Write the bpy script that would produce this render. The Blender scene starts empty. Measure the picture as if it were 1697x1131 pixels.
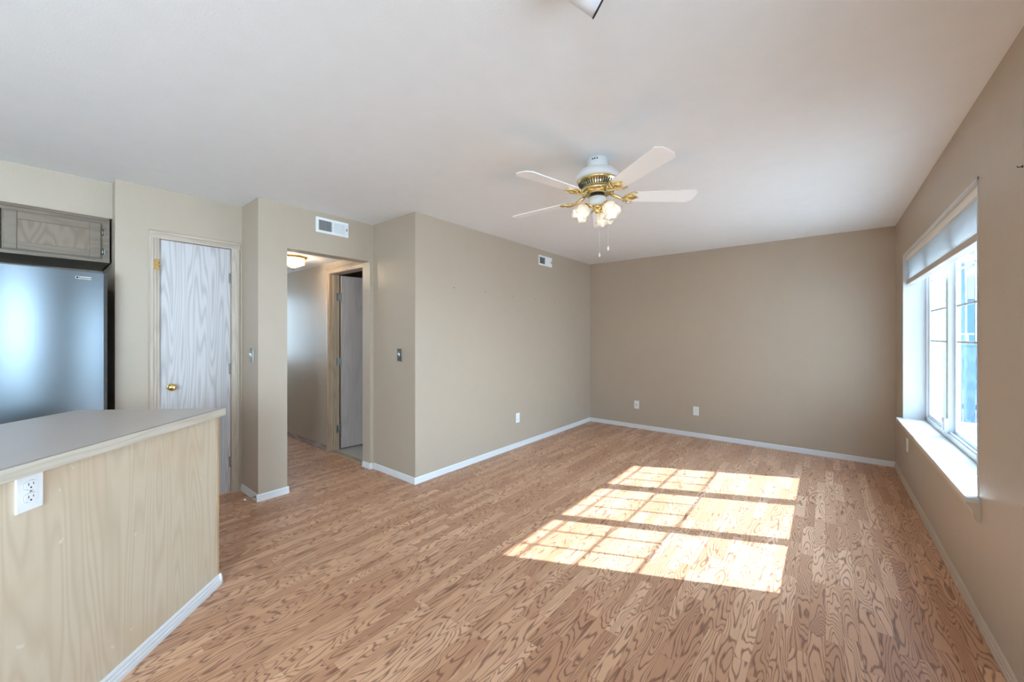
import bpy, bmesh, math, random
from mathutils import Vector, Matrix
random.seed(7)
PI = math.pi
S = bpy.context.scene
COL = S.collection

# ------------------------------------------------------------------ camera
cam_d = bpy.data.cameras.new('camera'); cam = bpy.data.objects.new('camera', cam_d); COL.objects.link(cam)
cam.location = (0, 0, 1.333); cam.rotation_euler = (PI/2, 0, math.radians(38.892))
cam_d.sensor_width = 36; cam_d.lens = 644.0/1697*36; cam_d.shift_y = -8.5/1697; cam_d.clip_start = .02
S.camera = cam
# ------------------------------------------------------------------ world, sun, added daylight lamps, exposure
S.view_settings.view_transform = 'Standard'; S.view_settings.look = 'None'
S.view_settings.gamma = 1; S.view_settings.use_curve_mapping = False
S.view_settings.exposure = 2.36
S.cycles.use_denoising = True
S.cycles.max_bounces = 14; S.cycles.diffuse_bounces = 8; S.cycles.transparent_max_bounces = 16
S.cycles.sample_clamp_indirect = 8
W = bpy.data.worlds.new('sky'); S.world = W; W.use_nodes = True
wn = W.node_tree.nodes; wl = W.node_tree.links
bg = wn['Background']; tc = wn.new('ShaderNodeTexCoord'); sx = wn.new('ShaderNodeSeparateXYZ'); cr = wn.new('ShaderNodeValToRGB')
wl.new(tc.outputs['Generated'], sx.inputs[0]); wl.new(sx.outputs['Z'], cr.inputs[0]); wl.new(cr.outputs[0], bg.inputs[0])
cr.color_ramp.elements[0].position = 0.0; cr.color_ramp.elements[0].color = (.86, .94, 1, 1)
cr.color_ramp.elements[1].position = .6; cr.color_ramp.elements[1].color = (.62, .80, 1, 1)
# the sky is brighter towards the sun
gd = wn.new('ShaderNodeVectorMath'); gd.operation = 'DOT_PRODUCT'; wl.new(tc.outputs['Generated'], gd.inputs[0])
gd.inputs[1].default_value = Vector((1.2, .564, 1.0)).normalized()
gm = wn.new('ShaderNodeMath'); gm.operation = 'MAXIMUM'; gm.inputs[1].default_value = 0; wl.new(gd.outputs['Value'], gm.inputs[0])
gp = wn.new('ShaderNodeMath'); gp.operation = 'POWER'; gp.inputs[1].default_value = 3; wl.new(gm.outputs[0], gp.inputs[0])
gs = wn.new('ShaderNodeMath'); gs.operation = 'MULTIPLY_ADD'; gs.inputs[1].default_value = 3.8; gs.inputs[2].default_value = 1.15
wl.new(gp.outputs[0], gs.inputs[0]); wl.new(gs.outputs[0], bg.inputs[1])

def lamp(name, typ, loc, energy, color, direction=None, **kw):
    d = bpy.data.lights.new(name, typ); o = bpy.data.objects.new(name, d); COL.objects.link(o)
    o.location = loc; d.energy = energy; d.color = color
    if direction: o.rotation_euler = Vector(direction).to_track_quat('-Z', 'Y').to_euler()
    for k, v in kw.items(): setattr(d, k, v)
    return o
SUND = (-1.2, -.564, -1.0)
lamp('sun', 'SUN', (6, 6, 6), 4.1, (1, .98, .98), SUND, angle=.009)
# added area lamps outside the unseen windows, standing in for daylight
lamp('fill_light_side', 'AREA', (1.15, -2.07, 1.25), 80, (.80, .91, 1), (-1, 0, -.02), shape='RECTANGLE', size=1.8, size_y=2.0)

lamp('fill_light_near', 'AREA', (1.0, .55, 1.5), 4, (.76, .89, 1), (-1, 0, 0), shape='RECTANGLE', size=.95, size_y=1.0)  # weak added lamp behind the small unseen window
lamp('fill_light_hall', 'AREA', (-7.05, 1.72, 1.5), 3, (.74, .86, 1), (1, 0, 0), shape='RECTANGLE', size=.62, size_y=1.1)  # added cool lamp behind the unseen hall-end window

# ------------------------------------------------------------------ helpers
class MB:
    def __init__(s): s.bm = bmesh.new(); s.mi = 0
    def _f(s, fs):
        for f in fs: f.material_index = s.mi
    def quad(s, pts):
        f = s.bm.faces.new([s.bm.verts.new(p) for p in pts]); s._f([f]); return s
    def box(s, x0, x1, y0, y1, z0, z1, M=None):
        vs = []
        for x in (x0, x1):
            for y in (y0, y1):
                for z in (z0, z1):
                    p = Vector((x, y, z)); vs.append(s.bm.verts.new(M @ p if M else p))
        fs = [s.bm.faces.new([vs[i] for i in q]) for q in ((0,1,3,2),(4,6,7,5),(0,4,5,1),(2,3,7,6),(0,2,6,4),(1,5,7,3))]
        s._f(fs); return s
    def prism(s, pts, d0, d1, M=None, smooth=False):
        """2-D outline (a,b) in the local XY plane, extruded along local Z"""
        n = len(pts)
        A = [s.bm.verts.new((M @ Vector((p[0], p[1], d0))) if M else Vector((p[0], p[1], d0))) for p in pts]
        B = [s.bm.verts.new((M @ Vector((p[0], p[1], d1))) if M else Vector((p[0], p[1], d1))) for p in pts]
        fs = [s.bm.faces.new(A[::-1]), s.bm.faces.new(B)]
        for i in range(n):
            f = s.bm.faces.new((A[i], A[(i+1) % n], B[(i+1) % n], B[i])); f.smooth = smooth; fs.append(f)
        s._f(fs); return s
    def lathe(s, prof, n=32, M=None, rfun=None, smooth=True):
        """profile [(r,z)]; rfun(angle, i) scales radius/offsets z"""
        rings = []
        for i, (r, z) in enumerate(prof):
            ring = []
            for k in range(n):
                a = 2*PI*k/n; rr, zz = r, z
                if rfun: rr, zz = rfun(a, i, r, z)
                p = Vector((rr*math.cos(a), rr*math.sin(a), zz)); ring.append(s.bm.verts.new(M @ p if M else p))
            rings.append(ring)
        fs = []
        for a, b in zip(rings, rings[1:]):
            for k in range(n):
                f = s.bm.faces.new((a[k], a[(k+1) % n], b[(k+1) % n], b[k])); f.smooth = smooth; fs.append(f)
        for ring, rv in ((rings[0], True), (rings[-1], False)):
            if prof[0 if rv else -1][0] > 1e-5 and not getattr(s, 'open', False):
                fs.append(s.bm.faces.new(ring[::-1] if rv else ring))
        s._f(fs); return s
    def tube(s, pts, rad, n=10, M=None, caps=True):
        P = [Vector(p) for p in pts]; R = rad if isinstance(rad, (list, tuple)) else [rad]*len(P)
        rings = []; up = None
        for i, p in enumerate(P):
            t = (P[min(i+1, len(P)-1)] - P[max(i-1, 0)]).normalized()
            if up is None: up = t.orthogonal().normalized()
            up = (up - t*up.dot(t)).normalized(); w = t.cross(up)
            ring = []
            for k in range(n):
                a = 2*PI*k/n; q = p + (up*math.cos(a) + w*math.sin(a))*R[i]; ring.append(s.bm.verts.new(M @ q if M else q))
            rings.append(ring)
        fs = []
        for a, b in zip(rings, rings[1:]):
            for k in range(n):
                f = s.bm.faces.new((a[k], a[(k+1) % n], b[(k+1) % n], b[k])); f.smooth = True; fs.append(f)
        if caps: fs += [s.bm.faces.new(rings[0][::-1]), s.bm.faces.new(rings[-1])]
        s._f(fs); return s
    def build(s, name, mats, parent=None, bevel=0, seg=2, M=None):
        me = bpy.data.meshes.new(name)
        bmesh.ops.recalc_face_normals(s.bm, faces=s.bm.faces); s.bm.to_mesh(me); s.bm.free()
        for m in (mats if isinstance(mats, (list, tuple)) else [mats]): me.materials.append(m)
        o = bpy.data.objects.new(name, me); COL.objects.link(o)
        if parent: o.parent = parent
        if M is not None: o.matrix_local = M
        if bevel:
            b = o.modifiers.new('bevel', 'BEVEL'); b.width = bevel; b.segments = seg; b.limit_method = 'ANGLE'
        return o

def thing(name, label, cat, loc=(0, 0, 0), rot=(0, 0, 0), group=None, kind=None):
    o = bpy.data.objects.new(name, None); COL.objects.link(o); o.location = loc; o.rotation_euler = rot
    o.empty_display_size = .05
    if label: o['label'] = label
    if cat: o['category'] = cat
    if group: o['group'] = group
    if kind: o['kind'] = kind
    return o
def tag(o, label, cat, group=None, kind=None):
    o['label'] = label; o['category'] = cat
    if group: o['group'] = group
    if kind: o['kind'] = kind
    return o
def struct(o, label=None):
    o['kind'] = 'structure'
    if label: o['label'] = label
    return o
def dup(o, parent=None):
    c = o.copy(); COL.objects.link(c)
    if parent: c.parent = parent
    for ch in list(o.children): dup(ch, c)
    return c

# ------------------------------------------------------------------ materials
def mat(name, color, rough=.5, metal=0, spec=.5, bump=None, **kw):
    m = bpy.data.materials.new(name); m.use_nodes = True
    nt = m.node_tree; b = nt.nodes['Principled BSDF']
    b.inputs['Base Color'].default_value = (*color, 1); b.inputs['Roughness'].default_value = rough
    b.inputs['Metallic'].default_value = metal; b.inputs['Specular IOR Level'].default_value = spec
    for k, v in kw.items(): b.inputs[k.replace('_', ' ')].default_value = v
    # faint procedural mottling on every surface
    g = nt.nodes.new('ShaderNodeNewGeometry'); n = nt.nodes.new('ShaderNodeTexNoise'); n.inputs['Scale'].default_value = 9
    n.inputs['Detail'].default_value = 4
    nt.links.new(g.outputs['Position'], n.inputs['Vector'])
    mx = nt.nodes.new('ShaderNodeMix'); mx.data_type = 'RGBA'
    mx.inputs['A'].default_value = (*[c*.97 for c in color], 1); mx.inputs['B'].default_value = (*[min(1, c*1.03) for c in color], 1)
    nt.links.new(n.outputs['Fac'], mx.inputs['Factor']); nt.links.new(mx.outputs['Result'], b.inputs['Base Color'])
    if bump:
        n2 = nt.nodes.new('ShaderNodeTexNoise'); n2.inputs['Scale'].default_value = bump[0]; n2.inputs['Detail'].default_value = 2
        nt.links.new(g.outputs['Position'], n2.inputs['Vector'])
        bp = nt.nodes.new('ShaderNodeBump'); bp.inputs['Strength'].default_value = bump[1]; bp.inputs['Distance'].default_value = bump[2]
        nt.links.new(n2.outputs['Fac'], bp.inputs['Height']); nt.links.new(bp.outputs[0], b.inputs['Normal'])
    return m

def wood(name, light, dark, axis='Z', lines=9, sc=(9, 9, 1.6), rough=.5, amount=1.0, fine=.25, spec=.4, flecks=False):
    """contour-line oak grain running along the chosen axis (object coordinates)"""
    m = bpy.data.materials.new(name); m.use_nodes = True; nt = m.node_tree; N = nt.nodes.new; L = nt.links.new
    b = nt.nodes['Principled BSDF']; b.inputs['Roughness'].default_value = rough; b.inputs['Specular IOR Level'].default_value = spec
    tcn = N('ShaderNodeTexCoord'); mp = N('ShaderNodeMapping')
    s = list(sc)
    if axis == 'X': s = [sc[2], sc[0], sc[1]]
    if axis == 'Y': s = [sc[0], sc[2], sc[1]]
    mp.inputs['Scale'].default_value = s; L(tcn.outputs['Object'], mp.inputs[0])
    n = N('ShaderNodeTexNoise'); n.inputs['Scale'].default_value = 1; n.inputs['Detail'].default_value = 1.5; n.inputs['Roughness'].default_value = .35
    L(mp.outputs[0], n.inputs['Vector'])
    mu = N('ShaderNodeMath'); mu.operation = 'MULTIPLY'; mu.inputs[1].default_value = lines; L(n.outputs['Fac'], mu.inputs[0])
    fr = N('ShaderNodeMath'); fr.operation = 'PINGPONG'; fr.inputs[1].default_value = .5; L(mu.outputs[0], fr.inputs[0])
    rp = N('ShaderNodeValToRGB'); rp.color_ramp.elements[0].position = .0; rp.color_ramp.elements[0].color = (1, 1, 1, 1)
    rp.color_ramp.elements[1].position = .35; rp.color_ramp.elements[1].color = (0, 0, 0, 1); L(fr.outputs[0], rp.inputs[0])
    mp2 = N('ShaderNodeMapping'); s2 = [260 if v > 3 else 6 for v in s]; mp2.inputs['Scale'].default_value = s2; L(tcn.outputs['Object'], mp2.inputs[0])
    n2 = N('ShaderNodeTexNoise'); n2.inputs['Scale'].default_value = 1; n2.inputs['Detail'].default_value = 2; L(mp2.outputs[0], n2.inputs['Vector'])
    a = N('ShaderNodeMath'); a.operation = 'MULTIPLY_ADD'; a.inputs[1].default_value = fine; L(n2.outputs['Fac'], a.inputs[0])
    a0 = N('ShaderNodeMath'); a0.operation = 'MULTIPLY'; a0.inputs[1].default_value = amount; L(rp.outputs[0], a0.inputs[0]); L(a0.outputs[0], a.inputs[2])
    mx = N('ShaderNodeMix'); mx.data_type = 'RGBA'; mx.inputs['A'].default_value = (*light, 1); mx.inputs['B'].default_value = (*dark, 1)
    L(a.outputs[0], mx.inputs['Factor']); L(mx.outputs['Result'], b.inputs['Base Color'])
    if flecks:   # small pale scuffs and soft water stains on the veneer
        n5 = N('ShaderNodeTexNoise'); n5.inputs['Scale'].default_value = 22; n5.inputs['Detail'].default_value = 3; L(tcn.outputs['Object'], n5.inputs['Vector'])
        r5 = N('ShaderNodeMapRange'); r5.inputs['From Min'].default_value = .735; r5.inputs['From Max'].default_value = .76; r5.inputs['To Max'].default_value = .4; L(n5.outputs['Fac'], r5.inputs['Value'])
        n6 = N('ShaderNodeTexNoise'); n6.inputs['Scale'].default_value = 3.2; n6.inputs['Detail'].default_value = 3; L(tcn.outputs['Object'], n6.inputs['Vector'])
        r6 = N('ShaderNodeMapRange'); r6.inputs['From Min'].default_value = .52; r6.inputs['From Max'].default_value = .72; r6.inputs['To Max'].default_value = .5; L(n6.outputs['Fac'], r6.inputs['Value'])
        m6 = N('ShaderNodeMix'); m6.data_type = 'RGBA'; L(r6.outputs[0], m6.inputs['Factor']); L(mx.outputs['Result'], m6.inputs['A']); m6.inputs['B'].default_value = (.62, .46, .29, 1)
        m5 = N('ShaderNodeMix'); m5.data_type = 'RGBA'; L(r5.outputs[0], m5.inputs['Factor']); L(m6.outputs['Result'], m5.inputs['A']); m5.inputs['B'].default_value = (.85, .83, .78, 1)
        L(m5.outputs['Result'], b.inputs['Base Color'])
    return m

WALLC = (.472, .390, .305)
M = {}
M['wall'] = mat('tan_wall_paint', WALLC, .42, spec=.45, bump=(95, .35, .0025))
M['ceil'] = mat('white_ceiling_paint', (.80, .80, .80), .8, spec=.2, bump=(120, .3, .002))
M['white'] = mat('white_gloss_paint', (.58, .59, .60), .35)
M['base'] = mat('pale_baseboard', (.74, .745, .76), .4)
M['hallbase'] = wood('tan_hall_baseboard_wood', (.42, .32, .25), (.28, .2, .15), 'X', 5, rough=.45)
M['vinyl'] = mat('white_window_vinyl', (.66, .70, .74), .3)
M['casing'] = wood('beige_stained_casing', (.55, .46, .38), (.40, .33, .26), 'Z', 7, (14, 14, 1.2), amount=.5, rough=.4)
M['casingH'] = wood('beige_stained_head_casing', (.55, .46, .38), (.40, .33, .26), 'Y', 7, (14, 14, 1.2), amount=.5, rough=.4)
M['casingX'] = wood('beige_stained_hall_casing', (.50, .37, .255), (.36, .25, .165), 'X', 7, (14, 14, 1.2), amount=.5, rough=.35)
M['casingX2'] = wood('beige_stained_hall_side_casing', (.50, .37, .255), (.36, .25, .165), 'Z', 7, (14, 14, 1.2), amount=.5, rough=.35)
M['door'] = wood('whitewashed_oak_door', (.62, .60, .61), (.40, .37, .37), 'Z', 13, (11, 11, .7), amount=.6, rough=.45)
M['door2'] = wood('tan_hall_door_wood', (.50, .42, .38), (.38, .31, .28), 'Z', 9, (7, 7, .9), amount=.4, rough=.45)  # tan grain, darker than the pantry door wood
M['cabZ'] = wood('grey_brown_cabinet_oak', (.27, .20, .145), (.17, .12, .085), 'Z', 9, (9, 9, 2), amount=.6, rough=.45)
M['cabY'] = wood('grey_brown_cabinet_rail', (.235, .18, .135), (.16, .118, .085), 'Y', 6, (12, 12, 1.5), amount=.5, rough=.45)
M['panel'] = wood('pale_maple_veneer', (.70, .59, .45), (.58, .47, .34), 'Z', 16, (8, 8, .7), amount=.6, rough=.35, fine=.2, flecks=True)
M['paneledge'] = wood('maple_corner_trim', (.58, .42, .27), (.45, .31, .19), 'Z', 6, amount=.5)
M['ctrim'] = wood('pale_wood_counter_edge', (.66, .60, .51), (.50, .43, .34), 'X', 7, (16, 16, 1.4), amount=.5)
M['lam'] = mat('grey_laminate', (.48, .42, .38), .36, spec=.5)
M['lamedge'] = mat('dark_laminate_edge', (.09, .07, .06), .5)
M['steel'] = mat('brushed_stainless', (.22, .255, .29), .30, 1.0)
M['case'] = mat('grey_fridge_case', (.17, .18, .19), .5)
M['dark'] = mat('dark_gasket', (.02, .02, .02), .6)
M['chrome'] = mat('satin_chrome', (.72, .72, .70), .28, 1.0)
M['pewter'] = mat('pewter_plate', (.33, .33, .31), .38, 1.0)
M['brass'] = mat('polished_brass', (.83, .60, .24), .18, 1.0)
M['fanbrass'] = mat('bright_fan_brass', (.80, .66, .34), .22, 1.0)
M['fanwhite'] = mat('white_fan_enamel', (.80, .83, .86), .3)
M['blade'] = mat('white_fan_blade', (.97, .97, .97), .35)
M['plastic'] = mat('white_plastic', (.86, .88, .90), .3)
M['slot'] = mat('dark_slot', (.05, .06, .07), .6)
M['tile'] = mat('pale_bath_tile', (.62, .60, .56), .4)
M['sill'] = mat('textured_white_sill', (.60, .585, .56), .55, bump=(160, .5, .002))
M['apron'] = mat('cream_window_apron', (.55, .46, .36), .4)
M['rail'] = mat('beige_blind_rail', (.52, .46, .40), .45)
M['headrail'] = mat('cream_blind_headrail', (.80, .76, .68), .45)
M['nail'] = mat('dark_nail_steel', (.08, .075, .07), .5, .6)
M['concrete'] = mat('pale_outdoor_concrete', (.50, .49, .47), .9)
M['fence'] = wood('blue_grey_fence_boards', (.15, .24, .35), (.11, .19, .28), 'Z', 6)
M['siding'] = mat('white_house_siding', (.34, .40, .46), .8)
M['houseblue'] = mat('blue_house_siding', (.10, .21, .34), .8)
M['roof'] = mat('grey_shingle', (.2, .2, .21), .9)
M['leaf'] = mat('pale_green_leaves', (.16, .30, .18), .8)

def emis(name, col, st):
    m = bpy.data.materials.new(name); m.use_nodes = True; b = m.node_tree.nodes['Principled BSDF']
    b.inputs['Base Color'].default_value = (.8, .8, .8, 1); b.inputs['Emission Color'].default_value = (*col, 1); b.inputs['Emission Strength'].default_value = st
    return m
M['bulb'] = emis('lit_bulb', (1, .90, .72), .55)
M['bulb2'] = emis('lit_hall_bulb', (1, .82, .5), 1.5)
def shade(name, col, tr, gl=.1, transp=.15):
    m = bpy.data.materials.new(name); m.use_nodes = True; nt = m.node_tree; N = nt.nodes.new; L = nt.links.new
    nt.nodes.remove(nt.nodes['Principled BSDF']); out = nt.nodes['Material Output']
    d = N('ShaderNodeBsdfDiffuse'); d.inputs[0].default_value = (*col, 1); t = N('ShaderNodeBsdfTranslucent'); t.inputs[0].default_value = (*col, 1)
    n = N('ShaderNodeTexNoise'); n.inputs['Scale'].default_value = 60
    x = N('ShaderNodeMixShader'); x.inputs[0].default_value = tr; L(d.outputs[0], x.inputs[1]); L(t.outputs[0], x.inputs[2])
    g = N('ShaderNodeBsdfGlossy'); g.inputs['Roughness'].default_value = .15; y = N('ShaderNodeMixShader'); y.inputs[0].default_value = gl
    L(x.outputs[0], y.inputs[1]); L(g.outputs[0], y.inputs[2])
    tp = N('ShaderNodeBsdfTransparent'); z = N('ShaderNodeMixShader'); z.inputs[0].default_value = transp
    L(y.outputs[0], z.inputs[1]); L(tp.outputs[0], z.inputs[2]); L(z.outputs[0], out.inputs[0])
    return m
M['tulip'] = shade('frosted_tulip_glass', (.80, .78, .73), .55, .12, .22)
M['hallglass'] = shade('clear_textured_lantern_glass', (.95, .86, .66), .6, .15, .35)
M['cloth'] = shade('pleated_blind_fabric', (.70, .72, .73), .46, .0, .03)
def glass(name, col, gl):
    m = bpy.data.materials.new(name); m.use_nodes = True; nt = m.node_tree; N = nt.nodes.new; L = nt.links.new
    nt.nodes.remove(nt.nodes['Principled BSDF']); out = nt.nodes['Material Output']
    t = N('ShaderNodeBsdfTransparent'); t.inputs[0].default_value = (*col, 1); g = N('ShaderNodeBsdfGlossy'); g.inputs['Roughness'].default_value = .02
    lw = N('ShaderNodeLayerWeight'); lw.inputs[0].default_value = .5
    pw = N('ShaderNodeMath'); pw.operation = 'POWER'; pw.inputs[1].default_value = 5; L(lw.outputs['Facing'], pw.inputs[0])
    f = N('ShaderNodeMath'); f.operation = 'MULTIPLY_ADD'; f.inputs[1].default_value = gl; f.inputs[2].default_value = .03; L(pw.outputs[0], f.inputs[0])
    x = N('ShaderNodeMixShader'); L(f.outputs[0], x.inputs[0]); L(t.outputs[0], x.inputs[1]); L(g.outputs[0], x.inputs[2]); L(x.outputs[0], out.inputs[0])
    return m
M['glass'] = glass('window_glass', (.86, .95, 1), .4)

# floor: three-strip oak laminate with cathedral grain
def floor_mat():
    m = bpy.data.materials.new('oak_laminate_floor'); m.use_nodes = True; nt = m.node_tree; N = nt.nodes.new; L = nt.links.new
    b = nt.nodes['Principled BSDF']
    def mth(op, a=None, bb=None, c=None, clamp=False):
        n = N('ShaderNodeMath'); n.operation = op; n.use_clamp = clamp
        for i, v in enumerate((a, bb, c)):
            if v is None: continue
            if isinstance(v, (int, float)): n.inputs[i].default_value = v
            else: L(v, n.inputs[i])
        return n.outputs[0]
    g = N('ShaderNodeNewGeometry'); sp = N('ShaderNodeSeparateXYZ'); L(g.outputs['Position'], sp.inputs[0])
    X, Y = sp.outputs['X'], sp.outputs['Y']; SW = .060
    u = mth('DIVIDE', X, SW); row = mth('FLOOR', u); fu = mth('SUBTRACT', u, row)
    w1 = N('ShaderNodeTexWhiteNoise'); w1.noise_dimensions = '1D'; L(row, w1.inputs['W'])
    v = mth('ADD', mth('DIVIDE', Y, .46), mth('MULTIPLY', w1.outputs['Value'], 7.3)); pl = mth('FLOOR', v); fv = mth('SUBTRACT', v, pl)
    cb = N('ShaderNodeCombineXYZ'); L(row, cb.inputs[0]); L(pl, cb.inputs[1])
    w2 = N('ShaderNodeTexWhiteNoise'); w2.noise_dimensions = '3D'; L(cb.outputs[0], w2.inputs['Vector'])
    rs = N('ShaderNodeSeparateColor'); L(w2.outputs['Color'], rs.inputs[0])
    r1, r2, r3 = rs.outputs[0], rs.outputs[1], rs.outputs[2]
    # cathedral contours, one random slice per strip
    c2 = N('ShaderNodeCombineXYZ'); L(mth('MULTIPLY', X, 12.5), c2.inputs[0]); L(mth('MULTIPLY', Y, 1.9), c2.inputs[1]); L(mth('MULTIPLY', r1, 60), c2.inputs[2])
    n1 = N('ShaderNodeTexNoise'); n1.inputs['Scale'].default_value = 1; n1.inputs['Detail'].default_value = 2.0; n1.inputs['Roughness'].default_value = .34; L(c2.outputs[0], n1.inputs['Vector'])
    amp = mth('MULTIPLY_ADD', r3, 14, 14)
    t = mth('PINGPONG', mth('MULTIPLY', n1.outputs['Fac'], amp), .5)
    # thick/thin lines
    ln = N('ShaderNodeMapRange'); ln.interpolation_type = 'SMOOTHSTEP'; L(t, ln.inputs['Value']); ln.inputs['From Min'].default_value = .02; ln.inputs['From Max'].default_value = .24
    ln.inputs['To Min'].default_value = 1; ln.inputs['To Max'].default_value = 0
    c3 = N('ShaderNodeCombineXYZ'); L(mth('MULTIPLY', X, 420), c3.inputs[0]); L(mth('MULTIPLY', Y, 14), c3.inputs[1])
    n2 = N('ShaderNodeTexNoise'); n2.inputs['Scale'].default_value = 1; n2.inputs['Detail'].default_value = 2; L(c3.outputs[0], n2.inputs['Vector'])
    c4 = N('ShaderNodeCombineXYZ'); L(mth('MULTIPLY', X, 8), c4.inputs[0]); L(mth('MULTIPLY', Y, 5), c4.inputs[1]); L(mth('MULTIPLY', r2, 30), c4.inputs[2])
    n3 = N('ShaderNodeTexNoise'); n3.inputs['Scale'].default_value = 1; L(c4.outputs[0], n3.inputs['Vector'])
    base = N('ShaderNodeValToRGB'); e = base.color_ramp.elements
    e[0].position = 0; e[0].color = (.47, .235, .135, 1); e[1].position = 1; e[1].color = (.78, .475, .30, 1)
    k = base.color_ramp.elements.new(.5); k.color = (.62, .345, .205, 1)
    L(mth('ADD', mth('MULTIPLY', r2, .75), mth('MULTIPLY', n3.outputs['Fac'], .3)), base.inputs[0])
    mx = N('ShaderNodeMix'); mx.data_type = 'RGBA'; L(base.outputs[0], mx.inputs['A']); mx.inputs['B'].default_value = (.15, .055, .034, 1)
    f1 = mth('MULTIPLY', ln.outputs[0], mth('MULTIPLY_ADD', n2.outputs['Fac'], .9, .25)); f1 = mth('ADD', f1, mth('MULTIPLY', mth('SUBTRACT', n2.outputs['Fac'], .45), .35), clamp=True)
    # seams
    eu = mth('MINIMUM', fu, mth('SUBTRACT', 1, fu)); ev = mth('MINIMUM', fv, mth('SUBTRACT', 1, fv))
    seam = mth('MAXIMUM', mth('LESS_THAN', eu, .012), mth('LESS_THAN', ev, .0022))
    f2 = mth('MAXIMUM', f1, mth('MULTIPLY', seam, .55))
    L(f2, mx.inputs['Factor']); L(mx.outputs['Result'], b.inputs['Base Color'])
    b.inputs['Roughness'].default_value = .36; b.inputs['Specular IOR Level'].default_value = .45
    bp = N('ShaderNodeBump'); bp.inputs['Strength'].default_value = .15; bp.inputs['Distance'].default_value = .001; L(mth('SUBTRACT', 1, f2), bp.inputs['Height']); L(bp.outputs[0], b.inputs['Normal'])
    return m
M['floor'] = floor_mat()

# ------------------------------------------------------------------ room shell
CZ = 2.45; XL, XR, YB = -2.87, .555, 5.508
XH, XP, XS = -3.55, -3.93, -4.07          # hall wall, pantry wall, soffit faces
YR, YC, YA = 2.172, 1.15, .378            # recess wall, column face, alcove return
struct(MB().box(-6.9, .85, -3.12, 5.63, -.1, 0).build('floor', M['floor']))
struct(MB().box(-5.6, -3.05, 2.215, 4.1, 0, .006).build('floor_bathroom', M['tile']))
struct(MB().box(-6.9, .85, -3.12, 5.63, CZ, CZ+.1).build('ceiling', M['ceil']))
struct(MB().box(-6.9, -3.686, 1.27, 2.16, 2.168, 2.20).build('ceiling_hall', M['ceil']))
struct(MB().box(XL-.12, XL, YR, YB, 0, CZ).build('wall_left', M['wall']))
struct(MB().box(XL-.12, .85, YB, YB+.12, 0, CZ).build('wall_back', M['wall']))
WX = .80
Y0, Y1, Z0, Z1 = 2.772, 5.022, .56, 2.075   # room window opening
V0, V1, U0, U1 = -2.95, -1.2, .10, 2.07  # added opening for the large unseen side window
T0, T1, T2, T3 = .08, 1.12, .95, 2.0      # added opening for the small unseen window beside the camera
w = MB()
w.box(XR, WX, -3.12, V0, 0, CZ).box(XR, WX, V0, V1, U1, CZ).box(XR, WX, V0, V1, 0, U0).box(XR, WX, V1, T0, 0, CZ).box(XR, WX, T1, Y0, 0, CZ).box(XR, WX, T0, T1, 0, T2).box(XR, WX, T0, T1, T3, CZ)
w.box(XR, WX, Y0, Y1, 0, Z0).box(XR, WX, Y0, Y1, Z1, CZ).box(XR, WX, Y1, YB, 0, CZ)
struct(w.build('wall_right', M['wall']))
struct(MB().box(-3.69, XL-.12, YR, YR+.12, 0, CZ).build('wall_recess', M['wall']))
w = MB()
w.box(-3.686, XH, YC, 1.367, 0, CZ).box(-3.686, XH, 1.367, 2.135, 2.078, CZ).box(-3.686, XH, 2.135, YR, 0, CZ)
struct(w.build('wall_hall', M['wall']))
struct(MB().box(-6.9, -3.686, YC, 1.27, 0, CZ).build('wall_column', M['wall']))
D2L, D2R = -4.425, -3.70
w = MB().box(-6.9, D2L-.02, 2.16, 2.27, 0, CZ).box(D2L-.02, -3.69, 2.16, 2.27, 2.06, CZ)
struct(w.build('wall_hallway_back', M['wall']))
struct(MB().box(-6.9, -6.8, 1.27, 1.40, 0, CZ).box(-6.9, -6.8, 2.04, 2.16, 0, CZ).box(-6.9, -6.8, 1.40, 2.04, 0, .9).box(-6.9, -6.8, 1.40, 2.04, 2.0, CZ).build('wall_hallway_end', M['wall']))
struct(MB().box(-5.7, -2.99, 4.0, 4.1, 0, CZ).build('wall_bathroom_back', M['wall']))
struct(MB().box(-5.7, -5.6, 2.27, 4.0, 0, CZ).build('wall_bathroom_side', M['wall']))
D1A, D1B = .612, 1.076
w = MB().box(XP-.12, XP, YA, D1A-.005, 0, CZ).box(XP-.12, XP, D1A-.005, D1B+.005, 2.078, CZ).box(XP-.12, XP, D1B+.005, YC, 0, CZ)
w.box(-4.80, XP-.12, YA, YA+.1, 0, CZ)
struct(w.build('wall_pantry', M['wall']))
struct(MB().box(-4.80, -4.68, -3.12, YA, 0, CZ).build('wall_kitchen', M['wall']))
struct(MB().box(-4.68, XS, -3.0, YA, 2.190, CZ).build('wall_soffit', M['wall']))
struct(MB().box(-4.80, XR, -3.12, -3.0, 0, CZ).build('wall_rear', M['wall']))

# baseboards : stepped profile swept along a wall run
def baseboard(name, runs, m, h=.057, t=.012):
    b = MB()
    prof = [(0, 0), (t, 0), (t, h*.28), (t*.82, h*.31), (t*.82, h*.55), (t*.62, h*.58), (t*.62, h*.80), (t*.25, h), (0, h)]
    for (p, q, nrm) in runs:
        p, q, nrm = Vector((*p, 0)), Vector((*q, 0)), Vector((*nrm, 0))
        d = (q-p); Ln = d.length; d.normalize()
        Mx = Matrix(((nrm.x, 0, d.x, p.x), (nrm.y, 0, d.y, p.y), (0, 1, 0, 0), (0, 0, 0, 1)))
        b.prism(prof, 0, Ln, Mx)
    return struct(b.build(name, m))
e = .012
baseboard('baseboard_left', [((XL, YR-e), (XL, YB-e), (1, 0))], M['base'])
baseboard('baseboard_back', [((XL, YB), (XR, YB), (0, -1))], M['base'])
baseboard('baseboard_right', [((XR, T0-.7), (XR, YB-e), (-1, 0))], M['apron'])
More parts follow.
